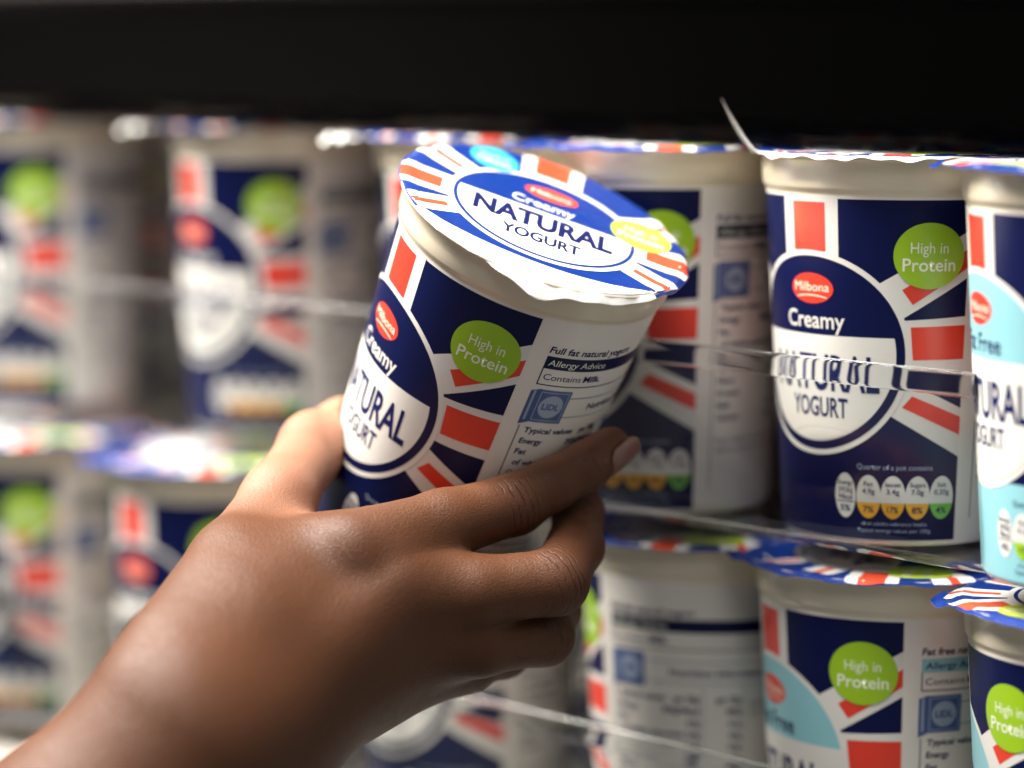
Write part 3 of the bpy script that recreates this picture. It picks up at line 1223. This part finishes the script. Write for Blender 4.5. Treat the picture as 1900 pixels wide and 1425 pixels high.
def surface_net(f, lo, hi, h, coarse=5):
    lo, hi = np.array(lo), np.array(hi)
    nc = np.ceil((hi - lo) / (h * coarse)).astype(int) + 1
    ax = [lo[i] + np.arange(nc[i] + 1) * h * coarse for i in range(3)]
    G = np.stack(np.meshgrid(*ax, indexing='ij'), -1).reshape(-1, 3)
    C = f(G).reshape(nc + 1)
    cc = C[:-1, :-1, :-1]
    m = np.full(cc.shape, 9.0)
    for i in (0, 1):
        for j in (0, 1):
            for k in (0, 1):
                m = np.minimum(m, np.abs(C[i:i + nc[0], j:j + nc[1], k:k + nc[2]]))
    act = m < h * coarse * 1.9
    n = nc * coarse
    S = np.repeat(np.repeat(np.repeat(cc, coarse, 0), coarse, 1), coarse, 2).astype(np.float32)
    AM = np.repeat(np.repeat(np.repeat(act, coarse, 0), coarse, 1), coarse, 2)
    idx = np.argwhere(AM)
    S[AM] = f(lo + idx * h)
    neg = S < 0
    # cells with a sign change
    cnt = np.zeros(n - 1, dtype=np.int8)
    for i in (0, 1):
        for j in (0, 1):
            for k in (0, 1):
                cnt += neg[i:i + n[0] - 1, j:j + n[1] - 1, k:k + n[2] - 1]
    cells = np.argwhere((cnt > 0) & (cnt < 8))
    vid = -np.ones(n - 1, dtype=np.int64)
    vid[tuple(cells.T)] = np.arange(len(cells))
    acc = np.zeros((len(cells), 3))
    num = np.zeros(len(cells))
    corners = [(i, j, k) for i in (0, 1) for j in (0, 1) for k in (0, 1)]
    for a in corners:
        for ax_ in range(3):
            if a[ax_]:
                continue
            b = list(a)
            b[ax_] = 1
            sa = S[tuple((cells + a).T)]
            sb = S[tuple((cells + b).T)]
            x = (sa < 0) != (sb < 0)
            t = np.where(x, sa / np.where(sa == sb, 1, sa - sb), 0)
            p = np.tile(np.array(a, float), (len(cells), 1))
            p[:, ax_] += t
            acc += np.where(x[:, None], p, 0)
            num += x
    V = lo + (cells + acc / num[:, None]) * h
    F = []
    for ax_ in range(3):
        o1, o2 = (ax_ + 1) % 3, (ax_ + 2) % 3
        sl_a = [slice(1, n[i] - 1) for i in range(3)]
        sl_b = list(sl_a)
        sl_a[ax_] = slice(0, n[ax_] - 1)
        sl_b[ax_] = slice(1, n[ax_])
        na, nb = neg[tuple(sl_a)], neg[tuple(sl_b)]
        e = np.argwhere(na != nb)
        base = e + 1
        base[:, ax_] -= 1
        sg = na[tuple(e.T)]

        def cell(d1, d2):
            c = base.copy()
            c[:, o1] -= d1
            c[:, o2] -= d2
            return vid[tuple(c.T)]
        q = np.stack([cell(1, 1), cell(0, 1), cell(0, 0), cell(1, 0)], 1)
        q[~sg] = q[~sg][:, ::-1]
        F.append(q)
    F = np.concatenate(F)
    F = F[(F >= 0).all(1)]
    # settle on the true surface
    for _ in range(2):
        e = h * .3
        d = f(V)
        g = np.stack([(f(V + np.eye(3)[i] * e) - f(V - np.eye(3)[i] * e)) / (2 * e) for i in range(3)], 1)
        g /= np.maximum(np.linalg.norm(g, axis=1), 1e-6)[:, None]
        V = V - np.clip(d, -h, h)[:, None] * g * .8
    return V, F


allp = [p for ch in fingers.values() for p, _ in ch] + [p for p, _ in thumb] + [SK['wrist'], SK['fore']]
lo = [min(p[i] for p in allp) - .05 for i in range(3)]
hi = [max(p[i] for p in allp) + .05 for i in range(3)]
SV, SF = surface_net(hand_sdf, lo, hi, 0.0011)
# light smoothing of the skin so joints flow into each other


def smooth(V, F, it, lam):
    n = len(V)
    e = np.concatenate([F[:, [0, 1]], F[:, [1, 2]], F[:, [2, 3]], F[:, [3, 0]]])
    e = np.concatenate([e, e[:, ::-1]])
    deg = np.bincount(e[:, 0], minlength=n)[:, None]
    for _ in range(it):
        s = np.stack([np.bincount(e[:, 0], V[e[:, 1], i], n) for i in range(3)], 1)
        V = V + lam * (s / np.maximum(deg, 1) - V)
    return V


lab_ = np.arange(len(SV))
E_ = np.concatenate([SF[:, [0, 1]], SF[:, [1, 2]], SF[:, [2, 3]], SF[:, [3, 0]]])
while True:
    m_ = np.minimum(lab_[E_[:, 0]], lab_[E_[:, 1]])
    new = lab_.copy()
    np.minimum.at(new, E_[:, 0], m_)
    np.minimum.at(new, E_[:, 1], m_)
    new = new[new]
    if (new == lab_).all():
        break
    lab_ = new
keep_ = lab_ == np.bincount(lab_).argmax()
print('pieces', len(np.unique(lab_)), keep_.sum(), len(SV), SV[~keep_].mean(0) if (~keep_).any() else '')
idx_ = np.cumsum(keep_) - 1
SF = idx_[SF[keep_[SF].all(1)]]
SV = SV[keep_]
SV = smooth(SV, SF, 4, .5)
print('skin', len(SV), len(SF))
me = bpy.data.meshes.new('person')
me.from_pydata(SV.tolist(), [], SF.tolist())
me.polygons.foreach_set('use_smooth', [True] * len(SF))
# knuckle coordinates
kn = np.zeros((len(SV), 3))
for name, joints in (('index', ((2, 0.0125), (4, 0.006))), ('middle', ((2, 0.010), (4, .006))), ('ring', ((2, 0.009),))):
    ch = fingers[name]
    for j, ext in joints:
        c = A(ch[j][0])
        axv = A(ch[j + 1][0]) - A(ch[j - 1][0])
        axv /= np.linalg.norm(axv)
        q = SV - c
        u = q @ axv
        dist = np.linalg.norm(q, axis=1)
        out = pot_sdf(SV)
        mask = np.exp(-(u / (ext * .62)) ** 2) * np.clip((0.021 - dist) / .008, 0, 1) * np.clip((out - .006) / .008, 0, 1)
        sel = mask > kn[:, 2]
        kn[sel, 0] = u[sel] * 1000
        kn[sel, 2] = mask[sel]
at = me.attributes.new('knuckle', 'FLOAT_VECTOR', 'POINT')
at.data.foreach_set('vector', kn.astype(np.float32).ravel())
# paler skin: palm sides facing the pot, and the whole thumb painted as lit
pd_ = pot_sdf(SV)
tp = np.stack([np.linalg.norm(SV - (A(thumb[i][0]) * (1 - t) + A(thumb[i + 1][0]) * t), axis=1) for i in range(2, 5) for t in (0, .5)], 1).min(1)
pal = np.clip(1 - pd_ / .009, 0, 1) * .8 + np.clip((.032 - tp) / .020, 0, 1) * .80
at = me.attributes.new('palmar_lit', 'FLOAT', 'POINT')
at.data.foreach_set('value', np.clip(pal, 0, 1).astype(np.float32))
me.materials.append(M['skin'])
me.update()
person = bpy.data.objects.new('person', me)
col.objects.link(person)
tag(person, 'right hand and bare forearm gripping the tilted yogurt pot', 'person')

# fingernail of the index finger
axv = (I_TIP - I_DIP).normalized()
qd = I_TIP - (HELD_M @ Vector((0, 0, axial(I_TIP)[1])))
dors = (qd - axv * qd.dot(axv)).normalized()
side = axv.cross(dors)
V, F = [], []
NU, NV = 18, 16
for j in range(NV + 1):
    v = j / NV
    for i in range(NU + 1):
        u = -1 + 2 * i / NU
        half = 1.02 * (1 - .10 * (1 - v)) * math.sqrt(max(0, 1 - max(0, (v - .72) / .28) ** 2 * .55)) * (1 - .22 * max(0, (.25 - v) / .25) ** 2)
        an = u * half
        rr = .0072 + .00035 - .0010 * v * v + .00025 * math.sin(v * PI)
        p = I_TIP + axv * (-.0050 + .0112 * v + .0012 * math.sqrt(max(0, 1 - u * u)) * (v - .5) * 2) + (dors * math.cos(an) + side * math.sin(an)) * rr
        V.append(p)
for j in range(NV):
    for i in range(NU):
        a = j * (NU + 1) + i
        F.append((a, a + 1, a + NU + 2, a + NU + 1))
bm = bmesh.new()
vs = [bm.verts.new(v) for v in V]
for f_ in F:
    bm.faces.new([vs[i] for i in f_]).smooth = True
bmesh.ops.recalc_face_normals(bm, faces=bm.faces[:])
bmesh.ops.solidify(bm, geom=bm.faces[:], thickness=0.0005)
nm = bpy.data.meshes.new('fingernail')
bm.to_mesh(nm)
bm.free()
link('fingernail', nm, [M['nail']], person)
